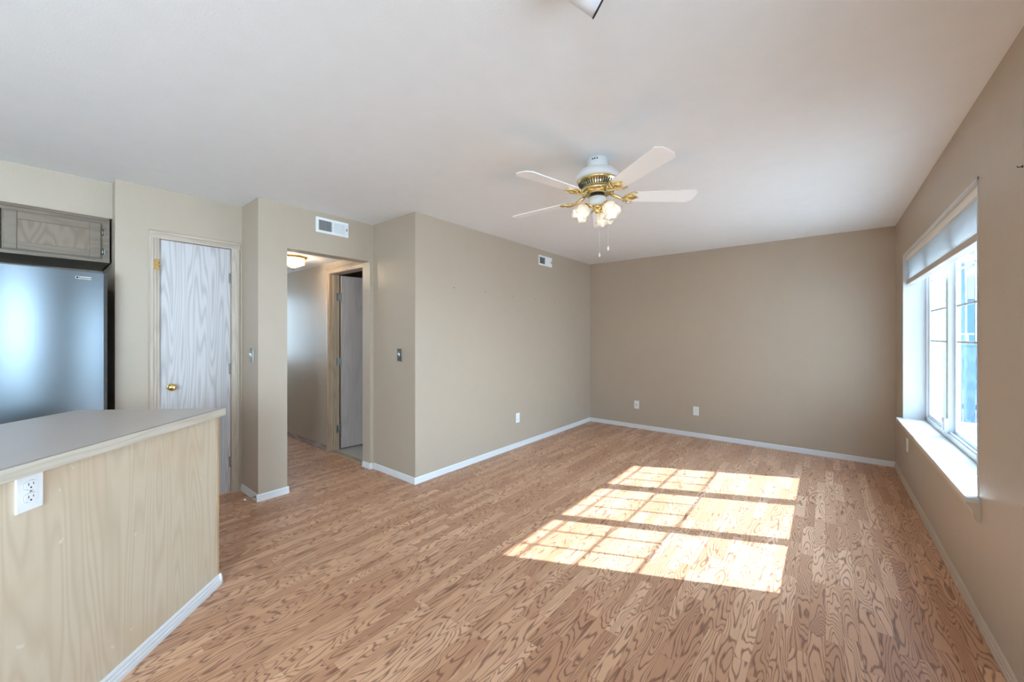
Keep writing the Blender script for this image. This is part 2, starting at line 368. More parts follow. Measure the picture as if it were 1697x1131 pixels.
baseboard('baseboard_recess', [((XH+e, YR), (XL, YR), (0, -1)), ((XH, 2.135-e), (XH, YR-e), (1, 0)), ((-3.68, 2.135), (XH, 2.135), (0, -1))], M['base'])
baseboard('baseboard_column', [((XP, YC), (XH, YC), (0, -1)), ((XH, YC-e), (XH, 1.367+e), (1, 0))], M['base'])
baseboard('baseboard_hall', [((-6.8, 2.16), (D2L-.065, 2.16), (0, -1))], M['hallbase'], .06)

# ------------------------------------------------------------------ door frames and doors
def casing_profile(wd):   # across width, thickness
    return [(0, 0), (wd, 0), (wd, .009), (wd*.86, .016), (wd*.6, .017), (wd*.52, .012), (wd*.3, .011), (wd*.18, .007), (0, .006)]
def hinge(parent, x, y, z, axis='y', m='pewter', h=.088):
    b = MB(); Mx = Matrix.Translation((x, y, z))
    n = 5
    for i in range(n):
        b.tube([(0, 0, -h/2+i*h/n+.0006), (0, 0, -h/2+(i+1)*h/n-.0006)], .0065, 10, Mx)
    b.tube([(0, 0, -h/2-.003), (0, 0, h/2+.003)], .004, 8, Mx)
    if axis == 'y': b.box(-.002, .001, -.016, .014, -h/2, h/2, Mx)
    else: b.box(-.022, .028, -.001, .001, -h/2, h/2, Mx)
    return b.build('hinge', M[m], parent)

d1 = thing('door_1', 'closed narrow whitewashed oak pantry door with brass knob', None, (XP, D1A, 0), kind='structure')
I = Matrix.Translation((-XP, -D1A, 0))
def L1(b, n, m, p, **k): o = b.build(n, m, p, **k); return o
b = MB().box(-.055, -.018, .004, D1B-D1A-.004, .012, 2.068); leaf = b.build('door_panel', M['door'], d1, bevel=.002)
b = MB().box(-.12, .0, -.018, .001, 0, 2.09).box(-.12, .0, D1B-D1A-.001, D1B-D1A+.018, 0, 2.09).box(-.12, 0, -.018, D1B-D1A+.018, 2.072, 2.09)
b.build('door_jamb', M['casing'], d1)
cw = .060; prof = casing_profile(cw)
b = MB()
WD = D1B-D1A
# left leg: width runs -y from the inner edge
Mx = Matrix(((0, 1, 0, 0), (-1, 0, 0, .002), (0, 0, 1, 0), (0, 0, 0, 1)))
b.prism([(p[0], p[1]) for p in prof], 0, 2.071, Mx)
Mx = Matrix(((0, 1, 0, 0), (1, 0, 0, WD-.002), (0, 0, 1, 0), (0, 0, 0, 1)))
b.prism(prof, 0, 2.071, Mx)
b.build('side_casing', M['casing'], d1)
b = MB()
Mx = Matrix(((0, 1, 0, 0), (0, 0, 1, 0), (1, 0, 0, 2.071), (0, 0, 0, 1)))
b.prism(prof, .002-cw, WD-.002+cw, Mx); b.build('head_casing', M['casingH'], d1)
for z in (1.822, 1.053, .262): hinge(d1, -.012, WD-.002, z)
kb = MB(); Mx = Matrix.Translation((-.018, .072, .937)) @ Matrix.Rotation(PI/2, 4, 'Y')
kb.lathe([(.026, 0), (.027, .003), (.022, .006), (.012, .008), (.010, .022), (.018, .028), (.026, .036), (.0285, .047), (.026, .057), (.016, .063), (.0, .0645)], 28, Mx)
kb.build('door_knob', M['brass'], leaf)
MB().box(-.058, -.015, .0, .006, .905, .965).build('latch_plate', M['brass'], leaf)
b = MB().box(.012, .016, -.034, -.004, 1.833, 1.912).box(.012, .022, -.012, .004, 1.833, 1.85).box(.012, .022, -.012, .004, 1.862, 1.876).box(.012, .022, -.012, .004, 1.89, 1.905)
o = b.build('flip_catch', M['brass'], d1, bevel=.001); o['label'] = 'brass flip catch'

d2 = thing('door_2', 'open tan bathroom door leaf swung back beyond the hall', None, (D2L, 2.16, 0), kind='structure')
WD2 = D2R-D2L
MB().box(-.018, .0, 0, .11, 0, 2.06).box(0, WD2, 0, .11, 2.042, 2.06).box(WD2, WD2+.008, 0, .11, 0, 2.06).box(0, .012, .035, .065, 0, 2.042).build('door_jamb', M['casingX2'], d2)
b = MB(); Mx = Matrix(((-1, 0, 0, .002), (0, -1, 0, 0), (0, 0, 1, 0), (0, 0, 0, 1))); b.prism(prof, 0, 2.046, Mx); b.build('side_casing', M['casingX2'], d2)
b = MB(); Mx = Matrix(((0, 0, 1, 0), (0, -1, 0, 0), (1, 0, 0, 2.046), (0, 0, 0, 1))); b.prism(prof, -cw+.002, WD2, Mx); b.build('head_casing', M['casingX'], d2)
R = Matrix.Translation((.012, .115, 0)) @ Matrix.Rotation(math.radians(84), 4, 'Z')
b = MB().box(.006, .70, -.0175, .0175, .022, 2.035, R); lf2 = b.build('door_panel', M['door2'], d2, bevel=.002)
for z in (1.785, 1.03, .245):
    b = MB(); Mx = Matrix.Translation((.004, .112, z))
    b.tube([(0, 0, -.045), (0, 0, .045)], .0065, 10, Mx).box(-.003, .0005, -.034, 0, -.044, .044, Mx).box(.0, .036, -.001, .0035, -.044, .044, Mx)
    b.build('hinge', M['pewter'], d2)
MB().box(.64, .70, -.03, -.018, .95, .96, R).build('latch_plate', M['chrome'], lf2)
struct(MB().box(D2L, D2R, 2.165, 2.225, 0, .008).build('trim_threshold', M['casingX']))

# ------------------------------------------------------------------ main window
wd = thing('window_1', 'wide three-section white vinyl window in the right wall', None, (.70, Y0, Z0), kind='structure')
WY = Y1-Y0; WZ = Z1-Z0
def wbox(b, x0, x1, y0, y1, z0, z1): return b.box(x0-.70, x1-.70, y0-Y0, y1-Y0, z0-Z0, z1-Z0)
b = MB()
wbox(b, .695, .775, Y0, Y0+.045, Z0+.02, Z1); wbox(b, .695, .775, Y1-.045, Y1, Z0+.02, Z1)
wbox(b, .695, .775, Y0, Y1, Z0+.02, Z0+.058); wbox(b, .695, .775, Y0, Y1, Z1-.04, Z1)
wbox(b, .706, .714, Y0, Y1, Z0+.058, Z0+.07)
b.build('window_frame', M['vinyl'], wd, bevel=.003)
secs = [(2.817, 3.472), (3.528, 4.232), (4.298, 4.977)]
mull = [3.50, 4.265]
b = MB()
for y in mull: wbox(b, .700, .765, y-.030, y+.030, Z0+.058, Z1-.04)
b.build('window_mullion', M['vinyl'], wd, bevel=.003)
zlo, zhi = Z0+.058, Z1-.04
thirds = {0: (3.043, 3.264), 1: (3.776, 4.006), 2: (4.512, 4.728)}
for i, (a, c) in enumerate(secs):
    xo = .722 if i != 1 else .745
    b = MB(); t = .026
    wbox(b, xo-.012, xo+.014, a, a+t, zlo, zhi); wbox(b, xo-.012, xo+.014, c-t, c, zlo, zhi)
    wbox(b, xo-.012, xo+.014, a+t, c-t, zlo, zlo+t); wbox(b, xo-.012, xo+.014, a+t, c-t, zhi-t, zhi)
    sash = b.build('window_sash', M['vinyl'], wd, bevel=.002)
    b = MB()
    for y in thirds[i]: wbox(b, xo-.004, xo+.004, y-.007, y+.007, 1.285, zhi-t)
    for z in (1.29, 1.55, 1.81): wbox(b, xo-.004, xo+.004, a+t, c-t, z-.007, z+.007)
    b.build('muntin_grid', M['vinyl'], sash)
    b = MB(); wbox(b, xo-.0015, xo+.0015, a+t, c-t, zlo+t, zhi-t); b.build('window_pane', M['glass'], sash)
b = MB(); wbox(b, .680, .70, 4.225, 4.262, Z0+.06, Z0+.165).box(-.023, -.02, 4.235-Y0, 4.24-Y0, .075, .12); b.build('sash_latch', M['vinyl'], wd, bevel=.003)
b = MB(); wbox(b, .680, .70, 4.268, 4.305, Z0+.06, Z0+.165); b.build('sash_latch', M['vinyl'], wd, bevel=.003)
# reveal lining, sill, apron
b = MB()
wbox(b, XR-.003, .70, Y0-.0, Y0+.012, Z0+.02, Z1); wbox(b, XR-.003, .70, Y1-.012, Y1, Z0+.02, Z1); wbox(b, XR-.003, .70, Y0, Y1, Z1-.012, Z1)
b.build('reveal_lining', M['white'], wd)
struct(MB().box(.508, XR, Y0-.035, Y1+.012, .560, .581).box(XR, .70, Y0, Y1, .560, .581).build('window_sill', M['sill'], bevel=.003))['kind'] = 'structure'
b = MB(); prof2 = [(0, 0), (-.010, 0), (-.014, -.012), (-.012, -.035), (-.020, -.048), (-.034, -.060), (-.034, -.066)]
prof2 = [(0, 0), (-.036, 0), (-.036, -.008), (-.026, -.014), (-.020, -.030), (-.018, -.062), (-.010, -.072), (0, -.075)]
Mx = Matrix(((1, 0, 0, XR), (0, 0, 1, Y0-.03), (0, 1, 0, .560), (0, 0, 0, 1)))
b.prism(prof2, 0, Y1-Y0+.036, Mx); struct(b.build('window_sill_apron', M['apron']))

struct(MB().prism([(0, 0), (-.046, 0), (-.046, -.010), (-.034, -.018), (-.026, -.034), (-.022, -.070), (-.012, -.084), (0, -.088)], 0, .016, Matrix(((1, 0, 0, XR), (0, 0, 1, Y0-.034), (0, 1, 0, .560), (0, 0, 0, 1)))).build('window_sill_bracket', M['apron']))
# pleated blind
bl = thing('window_blind', 'pleated white cellular blind raised to the top of the window', 'blind', (.60, Y0+.014, 2.063))
bw = WY-.03
MB().box(-.030, .030, 0, bw, -.050, 0).build('head_rail', M['headrail'], bl, bevel=.004)
b = MB(); n = 18; z0, z1 = -.050, -.226
pts = []
for i in range(n+1):
    z = z0+(z1-z0)*i/n; pts.append((-.024 if i % 2 else -.006, z))
for i in range(n, -1, -1):
    z = z0+(z1-z0)*i/n; pts.append((.024 if i % 2 else .006, z))
for i in range(n):
    for sgn in (-1, 1):
        xa = sgn*(.024 if i % 2 else .006); xb = sgn*(.024 if (i+1) % 2 else .006)
        za = z0+(z1-z0)*i/n; zb_ = z0+(z1-z0)*(i+1)/n
        b.quad([(xa, .006, za), (xa, bw-.006, za), (xb, bw-.006, zb_), (xb, .006, zb_)])
b.build('pleated_fabric', M['cloth'], bl)
MB().box(-.026, .030, .003, bw-.003, -.266, -.226).build('bottom_rail', M['rail'], bl, bevel=.003)

# unseen window added at the hall end to let daylight in
w4 = thing('added_window_4', 'small white framed window added unseen at the hall end for daylight', None, (-6.85, 1.40, .9), kind='structure')
MB().box(-.03, .03, 0, .04, 0, 1.1).box(-.03, .03, .60, .64, 0, 1.1).box(-.03, .03, .04, .60, 0, .04).box(-.03, .03, .04, .60, 1.06, 1.1).build('window_frame', M['vinyl'], w4)
MB().box(-.002, .002, .04, .60, .04, 1.06).build('window_pane', M['glass'], w4)
# unseen side window added behind the camera to bring in daylight
w2 = thing('added_window_2', 'large white framed side window added out of view for daylight', None, (.68, V0, U0), kind='structure')
b = MB(); Wv = V1-V0; Wu = U1-U0
b.box(-.03, .05, 0, .05, 0, Wu).box(-.03, .05, Wv-.05, Wv, 0, Wu).box(-.03, .05, .05, Wv-.05, 0, .05).box(-.03, .05, .05, Wv-.05, Wu-.05, Wu).box(-.02, .04, Wv/2-.03, Wv/2+.03, .05, Wu-.05)
b.build('window_frame', M['vinyl'], w2)
MB().box(0, .004, .05, Wv/2-.03, .05, Wu-.05).build('window_pane', M['glass'], w2)
MB().box(0, .004, Wv/2+.03, Wv-.05, .05, Wu-.05).build('window_pane', M['glass'], w2)
w3 = thing('added_window_3', 'small white framed window added out of view beside the camera for daylight', None, (.68, T0, T2), kind='structure')  # second unseen window, also added for its daylight
b = MB(); Wv = T1-T0; Wu = T3-T2
b.box(-.03, .05, 0, .05, 0, Wu).box(-.03, .05, Wv-.05, Wv, 0, Wu).box(-.03, .05, .05, Wv-.05, 0, .05).box(-.03, .05, .05, Wv-.05, Wu-.05, Wu)
b.build('window_frame', M['vinyl'], w3)
MB().box(0, .004, .05, Wv-.05, .05, Wu-.05).build('window_pane', M['glass'], w3)

# ------------------------------------------------------------------ refrigerator
FX, FY = -3.75, -.118
fr = thing('refrigerator', 'stainless steel refrigerator with bowed door under the oak cabinet', 'refrigerator', (FX, FY, 0), (0, 0, math.radians(2.0)))
fw = .445
MB().box(-.78, -.055, -fw+.004, fw-.004, .02, 1.742).build('fridge_case', M['case'], fr, bevel=.004)
def bowed(z0, z1, y0, y1, bow=.062, n=48):
    pts = [(-.045, y1), (-.045, y0)]
    for i in range(n+1):
        y = y0+(y1-y0)*i/n; s = y/fw; ed = 1-abs(2*i/n-1)**70
        pts.append((bow*(1-s*s)*1.0 - .0 - (1-ed)*.006, y))
    return MB().prism(pts, z0, z1, smooth=False)
def bow_x(y): return .062*(1-(y/fw)**2)
bdoor = bowed(.66, 1.752, -fw, fw).build('fridge_door', M['steel'], fr, bevel=.003)
bfreezer = bowed(.09, .652, -fw, fw).build('freezer_drawer', M['steel'], fr, bevel=.003)
MB().box(-.055, -.045, -fw+.01, fw-.01, .09, 1.745).build('door_gasket', M['dark'], fr)
MB().box(-.3, .0, -fw+.02, fw-.02, .01, .085).build('kick_grille', M['case'], fr)
MB().tube([(.03, -fw+.06, .85), (.075, -fw+.06, .88), (.085, -fw+.06, 1.1), (.085, -fw+.06, 1.45), (.075, -fw+.06, 1.62), (.03, -fw+.06, 1.65)], .012, 12).build('door_handle', M['chrome'], bdoor)
MB().tube([(.035, -.3, .58), (.10, -.27, .58), (.115, 0, .58), (.10, .27, .58), (.035, .3, .58)], .012, 12).build('drawer_handle', M['chrome'], bfreezer)
MB().box(-.12, -.02, fw-.09, fw-.02, 1.742, 1.762).build('hinge_cover', M['case'], fr, bevel=.004)
def text_mesh(body, size):
    cu = bpy.data.curves.new('lettering', 'FONT'); cu.body = body; cu.size = size; cu.extrude = .0004; cu.offset = size*.02
    to = bpy.data.objects.new('lettering_tmp', cu); COL.objects.link(to); dg = bpy.context.evaluated_depsgraph_get()
    me = bpy.data.meshes.new_from_object(to.evaluated_get(dg)); bpy.data.objects.remove(to); return me
by = .333; bxx = bow_x(by)
slope = math.atan2(-.062*2*by/fw**2, 1)
BM = Matrix.Translation((bxx+.001, by, 1.708)) @ Matrix.Rotation(PI/2-slope*-1*-1, 4, 'Z') @ Matrix.Rotation(PI/2, 4, 'X')
badge = MB().box(-.036, .036, -.0085, .0085, -.001, .0015).build('badge', M['chrome'], bdoor, M=BM)
me = text_mesh('Kenmore', .0145); me.materials.append(M['dark']); lt = bpy.data.objects.new('lettering', me); COL.objects.link(lt); lt.parent = badge
lt.location = (-.020, -.005, .0018)
MB().box(-.033, -.023, -.0055, .0055, .0015, .0022).build('emblem', M['dark'], badge)

# ------------------------------------------------------------------ wall cabinet over the fridge
cx = XS-.022
cb = thing('wall_cabinet', 'grey-brown oak wall cabinet above the refrigerator', 'cabinet', (cx, YA-.012, 1.868))
cl = 1.02; ch = .322
MB().box(-.56, -.02, -cl, 0, 0, ch).build('cabinet_box', M['cabY'], cb)
b = MB(); b.box(-.02, 0, -.040, 0, 0, ch).box(-.02, 0, -cl, -cl+.04, 0, ch).box(-.02, 0, -.540, -.49, 0, ch).box(-.02, 0, -cl+.04, -.04, 0, .022).box(-.02, 0, -cl+.04, -.04, ch-.04, ch)
b.build('face_frame', M['cabY'], cb)
MB().box(0, .014, -cl, -.002, ch-.018, ch).box(0, .020, -cl, -.002, ch-.008, ch).build('top_moulding', M['cabY'], cb, bevel=.002)
def cab_door(y0, y1, z0, z1):
    b = MB(); s = .055
    b.box(0, .019, y0, y0+s, z0, z1).box(0, .019, y1-s, y1, z0, z1)
    b.box(0, .019, y0+s, y1-s, z0, z0+s-.004).box(0, .019, y0+s, y1-s, z1-s+.004, z1)
    # routed outer lip
    b.box(0, .010, y0-.006, y1+.006, z0-.006, z1+.006)
    d = b.build('cabinet_door', M['cabY'], cb, bevel=.0035)
    MB().box(.004, .0125, y0+s-.002, y1-s+.002, z0+s-.006, z1-s+.006).build('centre_panel', M['cabZ'], d)
    return d
da = cab_door(-.475, -.046, .028, .276); db = cab_door(-.985, -.545, .028, .276)
for z in (.075, .215):
    MB().tube([(.014, -.036, z-.022), (.014, -.036, z+.022)], .006, 8).box(0, .006, -.040, -.024, z-.018, z+.018).build('hinge', M['pewter'], da)

# ------------------------------------------------------------------ peninsula (bar cabinet) and its top
ang = math.radians(43.5); U = Vector((math.sin(ang), -math.cos(ang), 0)); Vv = Vector((-math.cos(ang), -math.sin(ang), 0))
O = Vector((-2.517, .663, 0))
PM = Matrix(((U.x, -Vv.x, 0, O.x), (U.y, -Vv.y, 0, O.y), (0, 0, 1, 0), (0, 0, 0, 1)))   # local x = along front, local y = outwards (towards the room)
pz = PM.to_euler().z
def pt(name, label, cat): return thing(name, label, cat, O, (0, 0, pz))
pn = pt('bar_cabinet', 'pale maple veneered breakfast bar base in the left foreground', 'cabinet')
LP = 1.95
MB().box(.030, LP, -.70, -.035, 0, .905).build('cabinet_body', M['panel'], pn)
MB().box(.034, LP, -.036, -.030, .0, .906).build('back_panel', M['panel'], pn)
MB().box(.03, LP, -.712, -.70, .1, .906).build('kitchen_side_panel', M['cabZ'], pn)
b = MB().box(.010, .030, -.050, -.028, .050, .906).box(.012, .030, -.70, -.050, .050, .906)
b.build('corner_trim', M['paneledge'], pn, bevel=.002)
prof3 = [(0, 0), (.014, 0), (.014, .018), (.011, .020), (.011, .034), (.007, .036), (.007, .048), (.002, .057), (0, .057)]
b = MB(); Mx = Matrix(((0, 0, 1, -.002), (1, 0, 0, -.030), (0, 1, 0, 0), (0, 0, 0, 1))); b.prism(prof3, 0, LP, Mx)
Mx = Matrix(((-1, 0, 0, .012), (0, 0, 1, -.70), (0, 1, 0, 0), (0, 0, 0, 1))); b.prism(prof3, 0, .684, Mx)
o = b.build('base_moulding', M['base'], pn); o['label'] = 'pale grey grooved base moulding'
ct = pt('countertop', 'grey laminate countertop with pale wood edge lying on the bar', 'countertop')
MB().box(.018, LP+.02, -.722, -.018, .907, .9435).build('laminate_top', M['lam'], ct)
MB().box(.0165, LP+.02, -.7235, -.0165, .9425, .9440).build('laminate_edge', M['lamedge'], ct)
MB().box(.019, LP+.02, -.721, -.019, .9436, .9450).build('top_surface', M['lam'], ct)
b = MB().box(0, LP+.02, -.018, 0, .906, .9437).box(0, .018, -.74, -.018, .906, .9437).box(0, LP+.02, -.74, -.722, .906, .9437)
b.build('wood_edging', M['ctrim'], ct, bevel=.003)

# ------------------------------------------------------------------ outlets, switches, jack
# local frame: x = width, y = up, z = out of the wall
def wallM(loc, out):
    n = Vector(out).normalized(); up = Vector((0, 0, 1)); x = up.cross(n)
    return Matrix(((x.x, up.x, n.x, loc[0]), (x.y, up.y, n.y, loc[1]), (x.z, up.z, n.z, loc[2]), (0, 0, 0, 1)))
def plate_thing(name, label, cat, loc, out, group=None):
    t = thing(name, label, cat, group=group); t.matrix_world = wallM(loc, out); return t
def plate(parent, wd=.070, h=.115, m='plastic', t=.006):
    return MB().box(-wd/2, wd/2, -h/2, h/2, 0, t).build('cover_plate', M[m], parent, bevel=.0025)
def receptacle(parent, yc, z=.006, s=1.0):
    pts = []
    for k in range(24):
        a = 2*PI*k/24; pts.append((max(-.0165, min(.0165, .0195*math.cos(a)))*s, yc+.0142*math.sin(a)*s))
    MB().prism([(p[0]*1.05, yc+(p[1]-yc)*1.05) for p in pts], z-.001, z+.0003).build('receptacle_gap', M['slot'], parent)
    r = MB().prism(pts, z-.001, z+.0022).build('receptacle', M['plastic'], parent)
    MB().box(-.0075, -.0055, yc-.001, yc+.0075, z+.0018, z+.0026).build('slot', M['slot'], r)
    MB().box(.0055, .0075, yc+.000, yc+.0070, z+.0018, z+.0026).build('slot', M['slot'], r)
    MB().lathe([(.0027, 0), (.0027, .0008)], 12, Matrix.Translation((0, yc-.0075, z+.0018))).build('ground_hole', M['slot'], r)
def outlet(label, loc, out, wd=.070, h=.115):
    t = plate_thing('power_outlet', label, 'outlet', loc, out); plate(t, wd, h)
    receptacle(t, .0195); receptacle(t, -.0195)
    MB().lathe([(.003, 0), (.003, .0012)], 12, Matrix.Translation((0, 0, .006))).build('screw', M['chrome'], t)
    return t
pout = O + U*.8915 + Vv*.0295
outlet('large white duplex outlet on the maple bar panel under the counter edge', (pout.x, pout.y, .851), -Vv, .074, .118)
def decora(label, loc, out):
    t = plate_thing('power_outlet', label, 'outlet', loc, out); plate(t)
    r = MB().box(-.0165, .0165, -.033, .033, .005, .008).build('receptacle', M['plastic'], t, bevel=.001)
    for yy in (.017, -.017):
        MB().box(-.0075, -.0055, yy-.001, yy+.007, .0078, .0085).build('slot', M['slot'], r)
        MB().box(.0055, .0075, yy, yy+.0065, .0078, .0085).build('slot', M['slot'], r)
    return t
decora('white outlet low on the long left wall', (XL, 3.665, .352), (1, 0, 0))
decora('white outlet low on the back wall, right of the cable jack', (-1.327, YB, .343), (0, -1, 0))
outlet('white outlet on the right wall just below the window sill', (XR, 4.78, .385), (-1, 0, 0))
jt = plate_thing('cable_jack', 'white wall plate with a single jack, left one on the back wall', 'wall plate', (-2.125, YB, .338), (0, -1, 0))
plate(jt); MB().lathe([(.009, 0), (.009, .003), (.0048, .003), (.0048, .011), (.0035, .011)], 6, Matrix.Translation((0, 0, .006))).build('connector', M['pewter'], jt)
for y in (.042, -.042): MB().lathe([(.003, 0), (.003, .0012)], 12, Matrix.Translation((0, y, .006))).build('screw', M['chrome'], jt)
def switch(label, loc, out):
    t = plate_thing('light_switch', label, 'switch', loc, out); plate(t, .070, .118, 'pewter', .007)
    MB().box(-.006, .006, -.013, .013, .006, .009).build('switch_slot', M['plastic'], t)
    MB().box(-.0045, .0045, -.002, .012, .008, .024, Matrix.Rotation(math.radians(-18), 4, 'X')).build('toggle', M['plastic'], t, bevel=.0015)
    for y in (.03, -.03): MB().lathe([(.003, 0), (.003, .0012)], 12, Matrix.Translation((0, y, .007))).build('screw', M['chrome'], t)
switch('pewter toggle switch on the recess wall right of the hall opening', (-3.10, YR, 1.155), (0, -1, 0))
switch('pewter toggle switch on the narrow wall beside the pantry door', (-3.683, YC, 1.172), (0, -1, 0))

# ------------------------------------------------------------------ vents
def vent(label, loc, out, wd, h, banks, m_in=.022):
    t = plate_thing('air_vent', label, 'vent', loc, out)
    iw, ih = wd/2-m_in*1.15, h/2-m_in
    b = MB(); b.box(-wd/2, wd/2, ih, h/2, 0, .007).box(-wd/2, wd/2, -h/2, -ih, 0, .007).box(-wd/2, -iw, -ih, ih, 0, .007).box(iw, wd/2, -ih, ih, 0, .007)
    b.box(-.006, .006, -ih, ih, 0, .007); b.build('vent_frame', M['plastic'], t, bevel=.002)
    MB().box(-iw, iw, -ih, ih, .0002, .0008).build('duct_opening', M['slot'], t)
    for sg in (-1, 1):
        n = banks; x0, x1 = (.006, iw) if sg > 0 else (-iw, -.006)
        b = MB()
        for i in range(n):
            x = x0+(x1-x0)*(i+.5)/n
            R = Matrix.Translation((x, 0, .0045)) @ Matrix.Rotation(math.radians(42*sg), 4, 'Y')
            b.box(-.0005, .0005, -ih, ih, -.0045, .0045, R)
        b.build('louvre_bank', M['plastic'], t)
    MB().box(iw+.003, iw+.008, -.012, .012, .006, .013).build('damper_lever', M['slot'], t)
    for x in (-wd/2+.008, wd/2-.008): MB().lathe([(.003, 0), (.003, .0015)], 10, Matrix.Translation((x, 0, .007))).build('screw', M['chrome'], t)
    return t
vent('long white slatted air vent above the hall opening', (XH, 1.755, 2.336), (1, 0, 0), .305, .137, 11)
vent('small white air vent high on the left wall near the far corner', (XL, 4.25, 2.314), (1, 0, 0), .31, .128, 9)

# ------------------------------------------------------------------ nails and hook
nl = None
for i, (y, z) in enumerate([(2.636, 1.81), (3.093, 1.804), (3.556, 1.798), (4.018, 1.796), (4.477, 1.792)]):
    if nl is None: nl = MB().lathe([(.0015, -.002), (.0015, .006), (.0045, .006), (.0045, .0075)], 10, Matrix.Rotation(PI/2, 4, 'Y')).build('nail', M['nail']); o = nl
    else: o = nl.copy(); COL.objects.link(o)
    o.location = (XL+.0005, y, z)
    place = ['nearest the hall recess', 'second from the hall recess', 'the middle one of five', 'second from the far corner side', 'closest to the far corner'][i]
    tag(o, 'small dark nail in the left wall, '+place, 'nail', 'nails in a row on the left wall')
o = MB().tube([(0, 0, 0), (-.010, 0, -.001), (-.014, 0, .004)], .0015, 8).lathe([(.005, 0), (.004, .003)], 10, Matrix.Rotation(-PI/2, 4, 'Y')).build('wall_hook', M['nail'])
o.location = (XR, 2.252, 1.946); tag(o, 'small dark hook high on the right wall nearest the camera', 'hook')

# ------------------------------------------------------------------ door stop
ds = thing('door_stop', 'short spring door stop with white tip on the column baseboard', 'door stop', (-3.575, YC-.0125, .036))
b = MB(); pts = []
for i in range(120):
    a = i*2*PI/10; pts.append((.0042*math.cos(a), -.004-.062*i/119, .0042*math.sin(a)))
b.tube(pts, .0011, 6); b.tube([(0, .002, 0), (0, -.006, 0)], .008, 14).tube([(0, 0, 0), (0, -.066, 0)], .0022, 8); b.build('spring', M['pewter'], ds)
MB().tube([(0, -.064, 0), (0, -.080, 0)], .0075, 14).build('rubber_tip', M['plastic'], ds, bevel=.002)

# ------------------------------------------------------------------ ceiling fan
FC = Vector((-1.124, 2.254, CZ))
fan = thing('ceiling_fan', 'white five-blade ceiling fan with brass trim and three lit tulip lamps', 'ceiling fan', FC)
MB().lathe([(.060, 0), (.064, -.006), (.064, -.058), (.058, -.066), (.058, -.072), (.064, -.078)], 40).build('ceiling_canopy', M['fanwhite'], fan)
b = MB()
for a in (250, 262, 275): b.box(-.004, .004, -.066, -.0632, -.022, -.014, Matrix.Rotation(math.radians(a-270+20), 4, 'Z'))
b.build('canopy_slot', M['slot'], fan)
MB().lathe([(.05, -.072), (.095, -.074), (.120, -.084), (.134, -.105), (.137, -.120), (.134, -.132), (.126, -.136), (.05, -.136)], 48).build('motor_housing', M['fanwhite'], fan)
mb = MB().lathe([(.122, -.134), (.127, -.139), (.125, -.147), (.121, -.150), (.094, -.184), (.098, -.190), (.106, -.196), (.102, -.208), (.080, -.222), (.055, -.226)], 48).build('brass_motor_ring', M['fanbrass'], fan)
b = MB(); nsl = 44
for i in range(nsl):
    a = 2*PI*i/nsl; Mx = Matrix.Rotation(a, 4, 'Z') @ Matrix.Translation((.1080, 0, -.1675)) @ Matrix.Rotation(math.radians(38.5), 4, 'Y')
    b.box(-.0015, .0015, -.0034, .0034, -.016, .016, Mx)
b.build('vent_slots', M['slot'], mb)
MB().lathe([(.040, -.20), (.040, -.232), (.046, -.234), (.046, -.242)], 32).build('rotor_neck', M['nail'], fan)
MB().lathe([(.044, -.240), (.052, -.244), (.052, -.285), (.046, -.293), (.0, -.294)], 36).build('switch_housing', M['fanwhite'], fan)
BZ = -.238
A0 = -31.2
def blade_mesh():
    b = MB()
    r0, r1 = .205, .628
    # outline, root to tip, slightly wider at the tip with clipped corners
    out = [(r0, -.042), (r0+.02, -.052), (r1-.034, -.067), (r1-.026, -.066), (r1-.002, -.040), (r1+.002, 0), (r1-.002, .040), (r1-.026, .066), (r1-.034, .067), (r0+.02, .052), (r0, .042)]
    T = Matrix.Rotation(math.radians(-12), 4, 'X')
    return b.prism(out, -.003, .003, T)
def iron_mesh():
    b = MB()
    # arm from the motor, dips then spreads into two scrolls that hold the blade
    b.tube([(.085, 0, .018), (.115, 0, .006), (.15, 0, -.010), (.175, 0, -.012), (.20, 0, -.008)], [.010, .012, .010, .010, .008], 10)
    T = Matrix.Rotation(math.radians(-12), 4, 'X')
    for sg in (-1, 1):
        b.tube([(.165, 0, -.011), (.182, sg*.016, -.010), (.190, sg*.034, -.009), (.205, sg*.050, -.008), (.228, sg*.056, -.007), (.240, sg*.050, -.007)], [.007, .008, .007, .007, .006, .003], 8, T)
        b.tube([(.18, sg*.004, -.010), (.20, sg*.018, -.010), (.222, sg*.024, -.008), (.235, sg*.018, -.007)], [.006, .007, .006, .003], 8, T)
        b.tube([(.172, sg*.006, -.010), (.168, sg*.028, -.010), (.180, sg*.040, -.008)], [.005, .005, .003], 8, T)
    b.prism([(.19, -.038), (.235, -.020), (.262, 0), (.235, .020), (.19, .038)], -.009, -.003, T)
    for (x, y) in ((.205, -.022), (.205, .022), (.243, 0)):
        b.lathe([(.005, -.012), (.005, -.009)], 10, T @ Matrix.Translation((x, y, 0)))
    return b
bl0 = None
for k in range(5):
    Rz = Matrix.Translation((0, 0, BZ)) @ Matrix.Rotation(math.radians(-2.0), 4, 'Y') @ Matrix.Rotation(math.radians(A0+72*k), 4, 'Z')
    if bl0 is None:
        bl0 = blade_mesh().build('fan_blade', M['blade'], fan, bevel=.001, M=Rz)
        ir0 = iron_mesh().build('blade_iron', M['fanbrass'], fan, M=Rz)
    else:
        for s_ in (bl0, ir0):
            c = s_.copy(); COL.objects.link(c); c.parent = fan; c.matrix_local = Rz
